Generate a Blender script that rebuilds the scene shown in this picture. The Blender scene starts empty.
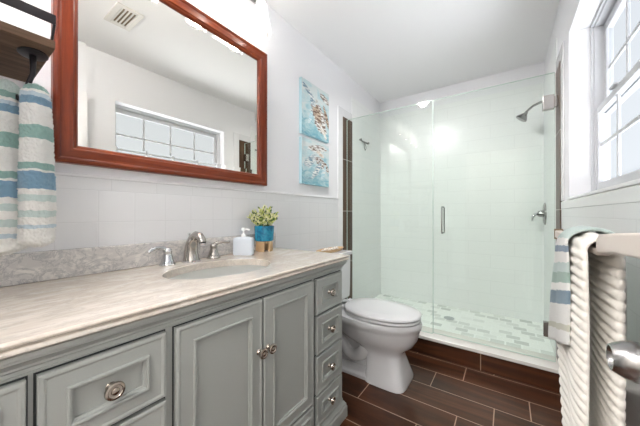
import bpy, bmesh, math, random
from mathutils import Vector, Matrix
random.seed(7)
PI = math.pi
S = bpy.context.scene
COL = S.collection

# ------------------------------------------------------------------ camera
cd = bpy.data.cameras.new('camera'); cam = bpy.data.objects.new('camera', cd); COL.objects.link(cam)
cd.sensor_width = 36; cd.lens = 15.02; cd.clip_start = .02
cam.location = (1.262, 0, 1.09)
cam.rotation_euler = (math.radians(90.17), 0, math.radians(35))
S.camera = cam

# ------------------------------------------------------------------ world, lights, exposure
S.view_settings.view_transform = 'Standard'; S.view_settings.look = 'None'
S.view_settings.gamma = 1; S.view_settings.exposure = 0.95
W = bpy.data.worlds.new('sky'); S.world = W; W.use_nodes = True
bg = W.node_tree.nodes['Background']; bg.inputs[0].default_value = (.965, .98, 1, 1); bg.inputs[1].default_value = .45

def area(name, loc, rot, sx, sy, power, color=(1, 1, 1), portal=False):
    l = bpy.data.lights.new(name, 'AREA'); l.shape = 'RECTANGLE'; l.size = sx; l.size_y = sy
    l.energy = power; l.color = color
    if portal: l.cycles.is_portal = True
    o = bpy.data.objects.new(name, l); COL.objects.link(o); o.location = loc; o.rotation_euler = rot
    return o
def aimed_area(name, loc, target, sx, sy, power, color):
    o = area(name, loc, (0, 0, 0), sx, sy, power, color); o.rotation_euler = (Vector(target) - Vector(loc)).to_track_quat('-Z', 'Y').to_euler(); return o
aimed_area('added_ceiling_uplight', (2.95, 1.00, .15), (.75, 2.1, 2.44), 2.2, 1.5, 72, (1, .99, .985))  # added light outside, aimed up through the window to brighten the ceiling
def point(name, loc, power, r, color):
    l = bpy.data.lights.new(name, 'POINT'); l.energy = power; l.shadow_soft_size = r; l.color = color
    o = bpy.data.objects.new(name, l); COL.objects.link(o); o.location = loc; return o
point('added_globe_fill', (.42, -.10, 2.27), 15, .055, (1, .98, .965))  # added out of view to brighten the whole room
def spot(name, loc, target, power, ang, blend, r, color):
    l = bpy.data.lights.new(name, 'SPOT'); l.energy = power; l.spot_size = math.radians(ang); l.spot_blend = blend; l.shadow_soft_size = r; l.color = color
    o = bpy.data.objects.new(name, l); COL.objects.link(o); o.location = loc
    o.rotation_euler = (Vector(target) - Vector(loc)).to_track_quat('-Z', 'Y').to_euler(); return o
spot('added_shower_fill_spot', (.46, 1.21, 2.40), (.92, 3.0, .75), 48, 100, 1, .05, (1, .98, .97))  # added spot above the frame, brightens the shower
area('window_portal', (1.76, 1.41, 1.62), (0, PI/2, 0), .9, 1.04, 1, portal=True)
area('added_hall_fill', (.85, -1.0, 2.38), (0, 0, 0), .9, .7, 34, (1, .98, .96))  # added fill through the doorway, no known lamp there

# ------------------------------------------------------------------ node helpers
def mat(name, col=(.8, .8, .8), rough=.5, metal=0, coat=0, **kw):
    m = bpy.data.materials.new(name); m.use_nodes = True
    b = m.node_tree.nodes['Principled BSDF']
    b.inputs['Base Color'].default_value = (*col, 1); b.inputs['Roughness'].default_value = rough
    b.inputs['Metallic'].default_value = metal; b.inputs['Coat Weight'].default_value = coat
    for k, v in kw.items(): b.inputs[k.replace('_', ' ')].default_value = v
    return m
class N:
    """tiny wrapper for node graphs"""
    def __init__(s, m): s.t = m.node_tree; s.b = s.t.nodes.get('Principled BSDF'); s._c = None
    def n(s, typ, **kw):
        x = s.t.nodes.new(typ)
        for k, v in kw.items(): setattr(x, k, v)
        return x
    def l(s, a, b): s.t.links.new(a, b)
    def obj(s):
        if not s._c: s._c = s.n('ShaderNodeTexCoord').outputs['Object']
        return s._c
    def put(s, sock, v):
        if isinstance(v, bpy.types.NodeSocket): s.l(v, sock)
        elif isinstance(v, (tuple, list)) and len(v) == 3 and sock.type == 'RGBA': sock.default_value = (*v, 1)
        else: sock.default_value = v
    def math(s, op, a, b=0, c=None, clamp=False):
        x = s.n('ShaderNodeMath', operation=op, use_clamp=clamp); s.put(x.inputs[0], a); s.put(x.inputs[1], b)
        if c is not None: s.put(x.inputs[2], c)
        return x.outputs[0]
    def mix(s, f, a, b):
        x = s.n('ShaderNodeMix', data_type='RGBA'); s.put(x.inputs[0], f); s.put(x.inputs[6], a); s.put(x.inputs[7], b)
        return x.outputs[2]
    def mapping(s, v, scale=(1, 1, 1), loc=(0, 0, 0), rot=(0, 0, 0)):
        x = s.n('ShaderNodeMapping'); s.l(v, x.inputs[0]); x.inputs['Scale'].default_value = scale
        x.inputs['Location'].default_value = loc; x.inputs['Rotation'].default_value = rot; return x.outputs[0]
    def noise(s, v, scale, detail=3, rough=.5, dist=0):
        x = s.n('ShaderNodeTexNoise'); s.l(v, x.inputs['Vector']); x.inputs['Scale'].default_value = scale
        x.inputs['Detail'].default_value = detail; x.inputs['Roughness'].default_value = rough
        x.inputs['Distortion'].default_value = dist; return x.outputs['Fac']
    def ramp(s, f, stops, interp='LINEAR'):
        x = s.n('ShaderNodeValToRGB'); s.l(f, x.inputs[0]); r = x.color_ramp; r.interpolation = interp
        while len(r.elements) < len(stops): r.elements.new(.5)
        for e, (p, c) in zip(r.elements, stops): e.position = p; e.color = (*c, 1) if len(c) == 3 else c
        return x.outputs[0]
    def sep(s, v):
        x = s.n('ShaderNodeSeparateXYZ'); s.l(v, x.inputs[0]); return x.outputs
    def comb(s, a, b, c=0):
        x = s.n('ShaderNodeCombineXYZ'); s.put(x.inputs[0], a); s.put(x.inputs[1], b); s.put(x.inputs[2], c); return x.outputs[0]
    def bump(s, h, strength=.3, dist=.002):
        x = s.n('ShaderNodeBump'); s.l(h, x.inputs['Height']); x.inputs['Strength'].default_value = strength
        x.inputs['Distance'].default_value = dist; s.l(x.outputs[0], s.b.inputs['Normal'])
    def col(s, v): s.put(s.b.inputs['Base Color'], v)

def brick_mat(name, axes, w, h, c1, c2, mortar, ms=.002, offset=.5, freq=2, org=(0, 0), rough=.15, bump=.5, bias=0, bd=.0015, stagger=0):
    m = mat(name, c1, rough); g = N(m); s3 = g.sep(g.obj()); ax = {'x': 0, 'y': 1, 'z': 2}
    v = g.comb(g.math('SUBTRACT', s3[ax[axes[0]]], org[0]), g.math('SUBTRACT', s3[ax[axes[1]]], org[1]))
    if stagger:   # each course is shifted by a fixed step
        row = g.math('FLOOR', g.math('DIVIDE', g.math('SUBTRACT', s3[ax[axes[1]]], org[1]), h))
        v = g.comb(g.math('SUBTRACT', g.math('SUBTRACT', s3[ax[axes[0]]], org[0]), g.math('MULTIPLY', row, stagger)), g.math('SUBTRACT', s3[ax[axes[1]]], org[1]))
    b = g.n('ShaderNodeTexBrick', offset=offset, offset_frequency=freq); g.l(v, b.inputs['Vector'])
    b.inputs['Scale'].default_value = 1; b.inputs['Brick Width'].default_value = w; b.inputs['Row Height'].default_value = h
    b.inputs['Mortar Size'].default_value = ms; b.inputs['Mortar Smooth'].default_value = .2; b.inputs['Bias'].default_value = bias
    for k, c in (('Color1', c1), ('Color2', c2), ('Mortar', mortar)): b.inputs[k].default_value = (*c, 1)
    g.col(b.outputs['Color'])
    inv = g.math('SUBTRACT', 1, b.outputs['Fac']); g.bump(inv, bump, bd)
    g.brick = b
    return m, g

# ------------------------------------------------------------------ materials
M = {}
M['wall'] = mat('painted_wall', (.85, .85, .87), .6); g = N(M['wall']); g.bump(g.noise(g.obj(), 90, 3), .08, .002)
M['ceiling'] = mat('ceiling_paint', (.92, .92, .93), .8); g = N(M['ceiling']); g.bump(g.noise(g.obj(), 60, 3), .08, .002)
M['white_trim'] = mat('white_gloss_paint', (.84, .84, .85), .35)
M['vinyl'] = mat('white_vinyl', (.62, .63, .65), .4)
M['tile_sq'], _ = brick_mat('white_square_tile', 'yz', .119, .119, (.76, .765, .775), (.77, .775, .785), (.715, .72, .73), .0016, 0, 2, (.344, 1.178 - .119*10), .12, .4)
M['tile_row'], _ = brick_mat('white_course_tile', 'yz', .163, .06, (.77, .775, .785), (.78, .785, .795), (.715, .72, .73), .0016, 0, 2, (.384, 1.178), .12, .4)
M['tile_right'], _ = brick_mat('white_wall_tile', 'yz', .36, .1205, (.76, .765, .775), (.77, .775, .785), (.715, .72, .73), .0018, .5, 2, (1.017, 1.075 - .1205*10), .12, .4)
M['tile_trim'] = mat('glazed_trim_tile', (.80, .80, .81), .12)
M['shower_yz'], _ = brick_mat('shower_wall_tile_side', 'yz', .38, .126, (.86, .87, .865), (.87, .88, .875), (.80, .81, .805), .002, .5, 2, (0, .313 - .252), .4, .3)
M['shower_xz'], _ = brick_mat('shower_wall_tile_back', 'xz', .38, .126, (.86, .87, .865), (.87, .88, .875), (.79, .80, .795), .002, .5, 2, (.18, .313 - .252), .4, .3)
for k_ in ('shower_yz', 'shower_xz'): M[k_].node_tree.nodes['Principled BSDF'].inputs['Specular IOR Level'].default_value = .12
# mosaic floor
M['mosaic'], g = brick_mat('shower_mosaic', 'xy', .10, .075, (.93, .94, .91), (.40, .43, .40), (.95, .96, .94), .006, .5, 2, (0, 0), .4, .3, -.35)
def wood_tile(name, axes, org, w=.503, h=.18, offset=.33, mortar=(.40, .28, .20), cs=None, stagger=0):
    m, g = brick_mat(name, axes, w, h, (1, 1, 1), (0, 0, 0), (.5, .5, .5), .0028, offset, 2, org, .30, .35, stagger=stagger); m.node_tree.nodes['Principled BSDF'].inputs['Specular IOR Level'].default_value = .3
    long = 'xyz'.index(axes[0]); sc = [9, 9, 9]; sc[long] = 1.1
    rnd = g.brick.outputs['Color']
    v = g.n('ShaderNodeVectorMath', operation='ADD'); g.l(g.mapping(g.obj(), tuple(sc)), v.inputs[0])
    rv = g.n('ShaderNodeVectorMath', operation='SCALE'); g.l(rnd, rv.inputs[0]); rv.inputs['Scale'].default_value = 13; g.l(rv.outputs[0], v.inputs[1])
    n1 = g.noise(v.outputs[0], 1.1, 6, .6, 1.2)
    cs = cs or [(.28, (.010, .003, .001)), (.45, (.040, .013, .005)), (.58, (.085, .028, .010)), (.75, (.15, .058, .024))]
    c = g.ramp(n1, cs)
    n2 = g.noise(g.mapping(g.obj(), tuple(x*6 for x in sc)), 1, 4, .7)
    c = g.mix(g.math('MULTIPLY', n2, .35), c, (.03, .015, .01))
    # plank-to-plank tone
    c = g.mix(g.math('MULTIPLY', g.sep(rnd)[0], .3), c, (.10, .038, .02))
    g.col(g.mix(g.brick.outputs['Fac'], c, mortar))
    return m
M['floor'] = wood_tile('wood_look_floor_tile', 'xy', (1.025 - .163*11, 2.145 - .18*12), offset=0, stagger=.163)
M['curb_tile'] = wood_tile('wood_look_curb_tile', 'xz', (1.11, -.02), .5, .2, 0)
M['jamb_tile'] = wood_tile('wood_look_jamb_tile', 'zy', (1.116, 2.06), .486, .4, 0, cs=[(.25, (.035, .022, .014)), (.5, (.09, .06, .035)), (.75, (.17, .12, .075))], mortar=(.5, .45, .4)); M['jamb_tile'].node_tree.nodes['Principled BSDF'].inputs['Specular IOR Level'].default_value = .15
# marble
def marble(name, base, vein, vein2, sc=1, rough=.12, streak=(1, 1, 1), amt=.5):
    m = mat(name, base, rough, coat=.3); g = N(m)
    o = g.mapping(g.obj(), streak)
    n1 = g.noise(o, 3.2*sc, 8, .62, 1.4)
    r1 = g.ramp(n1, [(.40, (0, 0, 0)), (.49, (1, 1, 1)), (.53, (1, 1, 1)), (.62, (0, 0, 0))])
    n2 = g.noise(g.mapping(o, loc=(3, 7, 1)), 7*sc, 7, .7, 1.0)
    r2 = g.ramp(n2, [(.46, (0, 0, 0)), (.5, (1, 1, 1)), (.54, (0, 0, 0))])
    c = g.mix(g.math('MULTIPLY', r1, amt), base, vein)
    c = g.mix(g.math('MULTIPLY', r2, amt*.75), c, vein2)
    g.col(c); return m
M['marble'] = marble('cream_marble', (.76, .695, .615), (.58, .50, .42), (.42, .39, .36), 1.3, streak=(2.4, .8, 1.5), amt=.5)
M['splash'] = marble('grey_marble', (.76, .73, .69), (.55, .53, .52), (.26, .27, .29), 2.2, amt=.75, streak=(1, 1, 1.4))
M['curb_top'] = mat('white_marble_sill', (.78, .75, .71), .2)
# vanity paint
M['grey'] = mat('grey_green_paint', (.375, .392, .37), .35); g = N(M['grey']); g.bump(g.noise(g.obj(), 140, 3), .05, .001)
M['dark'] = mat('gap_shade_paint', (.03, .035, .035), .8)  # shade of the joints put into colour
M['pewter'] = mat('aged_pewter', (.52, .46, .40), .2, 1)
M['chrome'] = mat('polished_chrome', (.60, .61, .63), .08, 1)
M['nickel'] = mat('brushed_nickel', (.36, .355, .35), .24, 1)
g = N(M['nickel']); g.bump(g.noise(g.mapping(g.obj(), (20, 300, 300)), 3, 3), .1, .0005)
M['satin'] = mat('satin_nickel', (.46, .43, .40), .16, 1)
M['black_metal'] = mat('black_iron', (.025, .022, .025), .4, .6)
M['basin'] = mat('white_basin_porcelain', (.90, .91, .93), .1)
M['ceramic'] = mat('white_porcelain', (.72, .72, .73), .07, coat=.5)
M['plastic'] = mat('white_plastic', (.70, .70, .71), .2)
M['bronze'] = mat('bronze_post', (.30, .22, .15), .35, .8)
M['soap'] = mat('pale_blue_plastic', (.70, .76, .83), .35)
M['soap_white'] = mat('white_pump_plastic', (.9, .9, .9), .3)
M['rail'] = mat('cream_painted_wood', (.78, .70, .64), .45)
def woodgrain(name, a, b, sc=(6, 6, 60), rough=.3, coat=.12):
    m = mat(name, a, rough, coat=coat, Specular_IOR_Level=.25); g = N(m)
    n = g.noise(g.mapping(g.obj(), sc), 1.5, 6, .6, .6); g.col(g.ramp(n, [(.3, a), (.7, b)])); return m
M['mirror_wood_v'] = woodgrain('reddish_wood_upright', (.085, .011, .004), (.20, .035, .010), (50, 50, 3))
M['mirror_wood_h'] = woodgrain('reddish_wood_rail', (.095, .013, .004), (.24, .046, .012), (50, 3, 50))
M['board'] = woodgrain('rustic_brown_board', (.045, .026, .015), (.17, .10, .06), (30, 2.5, 30), .6, 0)
M['pale_wood'] = woodgrain('light_wood', (.55, .36, .19), (.68, .48, .28), (20, 20, 4), .5, 0)
M['mirror'] = mat('silvered_glass', (.91, .90, .85), .0, 1)
M['teal_pot'] = mat('blue_ceramic', (.008, .20, .36), .25, coat=.3); g = N(M['teal_pot']); g.col(g.ramp(g.noise(g.obj(), 38, 3, .6, 1), [(.4, (.004, .13, .25)), (.6, (.012, .27, .42))])); g.bump(g.noise(g.obj(), 38, 3, .6, 1), .4, .003)
M['leaf'] = mat('yellow_green_leaf', (.26, .36, .06), .5); g = N(M['leaf']); g.col(g.ramp(g.noise(g.obj(), 45, 2), [(.30, (.22, .36, .05)), (.43, (.62, .66, .18)), (.56, (.92, .90, .58))]))
M['leaf_dark'] = mat('deep_green_leaf', (.06, .14, .03), .5)
M['shell'] = mat('white_shell', (.82, .78, .72), .4); g = N(M['shell']); g.col(g.ramp(g.noise(g.obj(), 90, 2), [(.4, (.9, .88, .85)), (.6, (.45, .36, .28))]))
M['vent'] = mat('vent_enamel', (.74, .72, .68), .4)
M['vent_slat'] = mat('vent_duct', (.20, .15, .08), .6)

def glass_mat(name, tint, ior=1.5):
    m = bpy.data.materials.new(name); m.use_nodes = True; t = m.node_tree; t.nodes.clear()
    out = t.nodes.new('ShaderNodeOutputMaterial'); mx = t.nodes.new('ShaderNodeMixShader'); fr = t.nodes.new('ShaderNodeFresnel')
    tr = t.nodes.new('ShaderNodeBsdfTransparent'); gl = t.nodes.new('ShaderNodeBsdfGlossy')
    fr.inputs['IOR'].default_value = ior; tr.inputs[0].default_value = (*tint, 1); gl.inputs['Roughness'].default_value = 0.0
    # the inner face of the slab adds no total reflection: the slab is thin and both faces are parallel
    geo = t.nodes.new('ShaderNodeNewGeometry'); inv = t.nodes.new('ShaderNodeMath'); inv.operation = 'SUBTRACT'; inv.inputs[0].default_value = 1
    t.links.new(geo.outputs['Backfacing'], inv.inputs[1]); mul = t.nodes.new('ShaderNodeMath'); mul.operation = 'MULTIPLY'
    t.links.new(fr.outputs[0], mul.inputs[0]); t.links.new(inv.outputs[0], mul.inputs[1])
    t.links.new(mul.outputs[0], mx.inputs[0]); t.links.new(tr.outputs[0], mx.inputs[1]); t.links.new(gl.outputs[0], mx.inputs[2]); t.links.new(mx.outputs[0], out.inputs[0])
    return m
M['shower_glass'] = glass_mat('green_tinted_glass', (.958, .986, .967))
M['glass_edge'] = mat('glass_polished_edge', (.62, .74, .68), .15)
M['clear'] = glass_mat('clear_glass', (.97, .98, .98))
# window pane: obscured glass, sky light passes through it
def obscure(name):
    m = bpy.data.materials.new(name); m.use_nodes = True; t = m.node_tree; t.nodes.clear()
    out = t.nodes.new('ShaderNodeOutputMaterial'); mx = t.nodes.new('ShaderNodeMixShader'); mx.inputs[0].default_value = .05
    tr = t.nodes.new('ShaderNodeBsdfTransparent'); tr.inputs[0].default_value = (.90, .92, .94, 1)
    tl = t.nodes.new('ShaderNodeBsdfTranslucent'); tl.inputs[0].default_value = (.9, .94, .97, 1)
    t.links.new(tr.outputs[0], mx.inputs[1]); t.links.new(tl.outputs[0], mx.inputs[2]); t.links.new(mx.outputs[0], out.inputs[0]); return m
M['pane'] = obscure('obscured_window_glass')
def shade_mat():
    m = bpy.data.materials.new('lit_frosted_shade'); m.use_nodes = True; t = m.node_tree; t.nodes.clear()
    out = t.nodes.new('ShaderNodeOutputMaterial'); a1 = t.nodes.new('ShaderNodeMixShader'); a1.inputs[0].default_value = .62
    tr = t.nodes.new('ShaderNodeBsdfTransparent'); tl = t.nodes.new('ShaderNodeBsdfTranslucent'); tl.inputs[0].default_value = (.93, .93, .93, 1)
    gl = t.nodes.new('ShaderNodeBsdfGlossy'); gl.inputs['Roughness'].default_value = .1; a2 = t.nodes.new('ShaderNodeMixShader'); a2.inputs[0].default_value = .07
    t.links.new(tr.outputs[0], a1.inputs[1]); t.links.new(tl.outputs[0], a1.inputs[2]); t.links.new(a1.outputs[0], a2.inputs[1]); t.links.new(gl.outputs[0], a2.inputs[2])
    t.links.new(a2.outputs[0], out.inputs[0]); return m
M['shade'] = shade_mat()
M['bulb'] = mat('lit_bulb', (1, 1, 1), .5, Emission_Color=(1, .95, .88, 1), Emission_Strength=10)
M['added_disc'] = mat('added_light_diffuser', (1, 1, 1), .5, Emission_Color=(1, .97, .93, 1), Emission_Strength=1.2)  # glow of the added recessed fitting

# towels
def fluffy(m, g, sc=420, st=.9, d=.004):
    g.bump(g.noise(g.obj(), sc, 3, .7), st, d)
    m.node_tree.nodes['Principled BSDF'].inputs['Sheen Weight'].default_value = .25
def striped(name, coord, stops, jitter=.006, base=(.80, .80, .78), uv=False):
    m = mat(name, base, .95); g = N(m); z = g.sep(g.n('ShaderNodeTexCoord').outputs['UV'] if uv else g.obj())[coord]
    lo, hi = stops[0][0], stops[-1][0]
    zz = g.math('ADD', z, g.math('MULTIPLY', g.math('SUBTRACT', g.noise(g.obj(), 60, 2), .5), jitter))
    f = g.math('DIVIDE', g.math('SUBTRACT', zz, lo), hi - lo)
    g.col(g.ramp(f, [((p - lo)/(hi - lo), c) for p, c in stops], 'CONSTANT')); fluffy(m, g); return m
WH = (.86, .86, .83); TE = (.28, .46, .42); BL = (.20, .35, .48); PT = (.58, .69, .66); PB = (.55, .66, .72)
def zpx(p): return 1.09 + (213 - p)*.00255
def hook_stripes(name, sh):
    seq = [(245, WH), (228, PB), (224, WH), (217, PT), (210, WH), (201, PT), (194, WH), (188, BL), (171, WH), (168.5, TE), (162, WH), (138, TE), (124, WH), (103, BL), (95.5, PB), (91, WH), (88, TE), (82, PT)]
    return striped(name, 2, [(zpx(p) - sh, c) for p, c in seq] + [(1.5, PT)], jitter=.010)
M['towel_stripe'] = hook_stripes('striped_terry', 0); M['towel_stripe_low'] = hook_stripes('striped_terry_back', .024)
M['towel_stripe2'] = striped('striped_cotton', 1, [(-.05, WH), (.045, (.62, .62, .52)), (.065, WH), (.135, (.20, .29, .36)), (.180, WH), (.205, (.36, .50, .44)), (.240, PT), (.275, WH), (.310, (.24, .32, .42)), (.330, WH), (.352, PT), (.50, WH), (.6, WH)], jitter=.012, uv=True)
M['towel_cream'] = mat('cream_ribbed_cotton', (.90, .86, .79), .95); g = N(M['towel_cream']); fluffy(M['towel_cream'], g, 300, .5, .002)

# art
def ell(g, u, v, cx, cy, rx, ry, ang=0, soft=.25, wob=None):
    du = g.math('SUBTRACT', u, cx); dv = g.math('SUBTRACT', v, cy); c, s = math.cos(ang), math.sin(ang)
    a = g.math('ADD', g.math('MULTIPLY', du, c/rx), g.math('MULTIPLY', dv, s/rx))
    b = g.math('ADD', g.math('MULTIPLY', du, -s/ry), g.math('MULTIPLY', dv, c/ry))
    d = g.math('ADD', g.math('MULTIPLY', a, a), g.math('MULTIPLY', b, b))
    if wob is not None: d = g.math('ADD', d, wob)
    return g.math('DIVIDE', g.math('SUBTRACT', 1, d), soft, clamp=True)
def art_mat(name, z0, z1, shapes):
    m = mat(name, (.5, .7, .75), .5); g = N(m); s3 = g.sep(g.obj())
    u = g.math('DIVIDE', g.math('SUBTRACT', s3[1], 1.53), .39); v = g.math('DIVIDE', g.math('SUBTRACT', s3[2], z0), z1 - z0)
    cv = g.comb(u, v)
    n = g.noise(g.mapping(cv, (1, 2.2, 1), rot=(0, 0, .5)), 3.5, 5, .6, .8)
    f = g.math('ADD', g.math('MULTIPLY', n, .9), g.math('MULTIPLY', v, .25))
    c = g.ramp(f, [(.36, (.17, .42, .52)), (.48, (.34, .56, .62)), (.58, (.52, .68, .71)), (.70, (.68, .74, .74))])
    st = g.noise(g.mapping(cv, (3, 14, 1), rot=(0, 0, -.9)), 2.2, 4, .65)
    wob = g.math('MULTIPLY', g.math('SUBTRACT', g.noise(cv, 14, 3), .5), 1.7)
    for (cx, cy, rx, ry, a, c1, c2) in shapes:
        rx *= 1.25; ry *= 1.3
        e = ell(g, u, v, cx, cy, rx, ry, a, .3, wob)
        c = g.mix(e, c, g.ramp(st, [(.42, c1), (.56, c2)]))
    g.col(c); g.bump(n, .3, .002); return m
BR = (.16, .09, .06); WT = (.85, .86, .84); TN = (.62, .50, .38); NV = (.18, .30, .38); SKY = (.45, .68, .76)
M['art_turtle'] = art_mat('painted_canvas_turtle', 1.69, 2.09, [
    (.20, .84, .22, .04, -.5, WT, NV), (.78, .86, .16, .05, -.3, WT, BR), (.58, .42, .30, .17, -.95, WT, BR),
    (.50, .50, .17, .10, -.95, TN, BR), (.36, .68, .09, .06, -.6, WT, NV), (.84, .50, .20, .045, -1.1, TN, BR),
    (.72, .18, .17, .04, -.8, TN, WT), (.28, .36, .12, .04, 1.1, WT, SKY)])
M['art_birds'] = art_mat('painted_canvas_shore', 1.315, 1.655, [
    (.52, .86, .28, .07, .15, BR, WT), (.62, .75, .12, .04, -.4, WT, TN), (.30, .55, .22, .08, .6, WT, NV),
    (.68, .52, .25, .09, -.5, WT, BR), (.50, .36, .24, .06, .9, NV, WT), (.74, .34, .16, .05, 1.1, WT, SKY), (.20, .14, .10, .02, .1, NV, SKY)])
M['art_side'] = mat('canvas_edge', (.45, .66, .72), .6)

# ------------------------------------------------------------------ mesh builder
class MB:
    def __init__(s): s.v = []; s.f = []
    def add(s, vs, fs):
        o = len(s.v); s.v += [tuple(v) for v in vs]; s.f += [tuple(i + o for i in f) for f in fs]; return s
    def box(s, x0, x1, y0, y1, z0, z1):
        return s.add([(x0, y0, z0), (x1, y0, z0), (x1, y1, z0), (x0, y1, z0), (x0, y0, z1), (x1, y0, z1), (x1, y1, z1), (x0, y1, z1)],
                     [(0, 3, 2, 1), (4, 5, 6, 7), (0, 1, 5, 4), (1, 2, 6, 5), (2, 3, 7, 6), (3, 0, 4, 7)])
    def rings(s, rs, cap=True, close=True):
        n = len(rs[0]); vs = [p for r in rs for p in r]; fs = []
        for k in range(len(rs) - 1):
            for i in range(n if close else n - 1):
                j = (i + 1) % n; fs.append((k*n + i, k*n + j, (k + 1)*n + j, (k + 1)*n + i))
        if cap: fs += [tuple(reversed(range(n))), tuple(range((len(rs) - 1)*n, len(rs)*n))]
        return s.add(vs, fs)
    def lathe(s, prof, org=(0, 0, 0), axis='z', n=24, cap=True, sx=1, sy=1):
        rs = []
        for r, h in prof:
            ring = []
            for i in range(n):
                a = 2*PI*i/n; p, q = r*sx*math.cos(a), r*sy*math.sin(a)
                if axis == 'z': ring.append((org[0] + p, org[1] + q, org[2] + h))
                elif axis == 'x': ring.append((org[0] + h, org[1] + p, org[2] + q))
                else: ring.append((org[0] + q, org[1] + h, org[2] + p))
            rs.append(ring)
        return s.rings(rs, cap)
    def tube(s, pts, r, n=10, cap=True, flat=1):
        pts = [Vector(p) for p in pts]; rr = r if isinstance(r, (list, tuple)) else [r]*len(pts)
        rs = []; up = None
        for i, p in enumerate(pts):
            t = (pts[min(i + 1, len(pts) - 1)] - pts[max(i - 1, 0)]).normalized()
            if up is None: up = Vector((0, 0, 1)) if abs(t.z) < .9 else Vector((0, 1, 0))
            a = t.cross(up).normalized(); b = a.cross(t).normalized(); up = b
            rs.append([p + a*math.cos(2*PI*k/n)*rr[i] + b*math.sin(2*PI*k/n)*rr[i]*flat for k in range(n)])
        return s.rings(rs, cap)
    def build(s, name, m, parent=None, smooth=False, bevel=0, seg=2, sub=0, auto=None):
        me = bpy.data.meshes.new(name); me.from_pydata(s.v, [], s.f); me.update()
        b = bmesh.new(); b.from_mesh(me); bmesh.ops.recalc_face_normals(b, faces=b.faces[:]); b.to_mesh(me); b.free()
        o = bpy.data.objects.new(name, me); COL.objects.link(o)
        for mm in (m if isinstance(m, list) else [m]): me.materials.append(mm)
        if smooth or auto:
            for p in me.polygons: p.use_smooth = True
        if bevel:
            x = o.modifiers.new('bevel', 'BEVEL'); x.width = bevel; x.segments = seg; x.limit_method = 'ANGLE'; x.angle_limit = math.radians(35)
        if sub:
            x = o.modifiers.new('sub', 'SUBSURF'); x.levels = sub; x.render_levels = sub
        if auto:
            me.set_sharp_from_angle(angle=math.radians(auto))
        if parent: adopt(o, parent)
        return o
def adopt(o, parent):
    o.parent = parent
    # thing empties are unrotated; world-built meshes are shifted back into the parent's space
    w = Vector((0, 0, 0)); p = parent
    while p: w += p.location; p = p.parent
    o.location = -w + o.location
def thing(name, loc, label, cat, group=None):
    o = bpy.data.objects.new(name, None); COL.objects.link(o); o.location = loc; o.empty_display_size = .05
    return tag(o, label, cat, group)
def tag(o, label, cat, group=None):
    o['label'] = label; o['category'] = cat
    if group: o['group'] = group
    return o
def struct(o, label, cat):
    tag(o, label, cat); o['kind'] = 'structure'; return o

# ------------------------------------------------------------------ room shell
XW, YB, YN, H = 1.537, 3.08, -.30, 2.44
YC, YJ = 2.165, 2.345          # shower curb front / back
struct(MB().box(-.1, XW + .1, -1.6, YC, -.08, 0).build('floor', M['floor']), 'dark brown wood-look plank tile floor', 'floor')
struct(MB().box(-.1, XW + .1, -1.6, YB + .1, H, H + .08).build('ceiling', M['ceiling']), 'flat pale grey painted ceiling', 'ceiling')
wl = struct(MB().box(-.1, 0, YN, YB + .1, -.08, H).build('wall_left', M['wall']), 'white wall behind the vanity and mirror', 'wall')
wb = struct(MB().box(0, XW, YB, YB + .1, -.08, H).build('wall_back', M['wall']), 'back wall of the shower', 'wall')
WY0, WY1, WZ0, WZ1 = .870, 1.950, 1.165, 2.065
w = MB().box(XW, XW + .13, YN, YB + .1, -.08, WZ0).box(XW, XW + .13, YN, YB + .1, WZ1, H)
w.box(XW, XW + .13, YN, WY0, WZ0, WZ1).box(XW, XW + .13, WY1, YB + .1, WZ0, WZ1)
wr = struct(w.build('wall_right', M['wall']), 'white wall with the window beside the towels', 'wall')
# near wall with a doorway, and the hall beyond it
w = MB().box(-.1, .72, YN - .1, YN, -.08, H).box(1.50, XW + .16, YN - .1, YN, -.08, H).box(.72, 1.50, YN - .1, YN, 2.05, H)
struct(w.build('wall_near', M['wall']), 'near wall with the doorway behind the camera', 'wall')
w = MB().box(-.1, .0, -1.6, YN - .1, -.08, H).box(XW, XW + .16, -1.6, YN - .1, -.08, H).box(-.1, XW + .16, -1.7, -1.6, -.08, H)
struct(w.build('wall_hall', mat('hall_paint', (.62, .60, .57), .7)), 'white hall walls beyond the doorway', 'wall')
w = MB().box(.64, .72, YN, YN + .015, 0, 2.13).box(1.50, 1.535, YN, YN + .015, 0, 2.13).box(.72, 1.50, YN, YN + .015, 2.05, 2.13)
struct(w.build('trim_1', M['white_trim'], bevel=.003), 'white casing around the doorway', 'door casing')
# tile wainscots (children of the walls)
TT = .006
MB().box(0, TT, YN, YC - .085, .0, 1.178).build('tile_field', M['tile_sq'], wl)
MB().box(0, TT, YN, YC - .085, 1.178, 1.222).build('tile_course', M['tile_row'], wl)
MB().box(0, .012, YN, YC - .085, 1.222, 1.234).build('pencil_tile', M['tile_trim'], wl, bevel=.004)
MB().box(XW - TT, XW, .72, YC - .002, 0, 1.119).build('tile_field', M['tile_right'], wr)
MB().box(XW - TT, XW, YN + .02, .72, 0, 1.119).build('tile_field', M['tile_right'], wr)
MB().box(XW - .008, XW, YN + .02, YC - .002, 1.119, WZ0 - .002).build('tile_course', M['tile_trim'], wr, bevel=.003)
# edge tile around the shower opening
w = MB().box(0, .008, YC - .085, YC, 0, 2.075).box(0, .008, YC, YJ, 2.0, 2.075)
w.build('edge_tile', M['tile_trim'], wl, bevel=.003)
w = MB().box(XW - .008, XW, YC - .085, YC, 1.166, 2.095).box(XW - .008, XW, YC, YJ, 2.02, 2.095)
w.build('edge_tile', M['tile_trim'], wr, bevel=.003)
MB().box(0, .010, YC, YJ, .1445, 2.0).build('jamb_tile', M['jamb_tile'], wl)
MB().box(XW - .010, XW, YC, YJ, .1445, 2.02).build('jamb_tile', M['jamb_tile'], wr)
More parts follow.
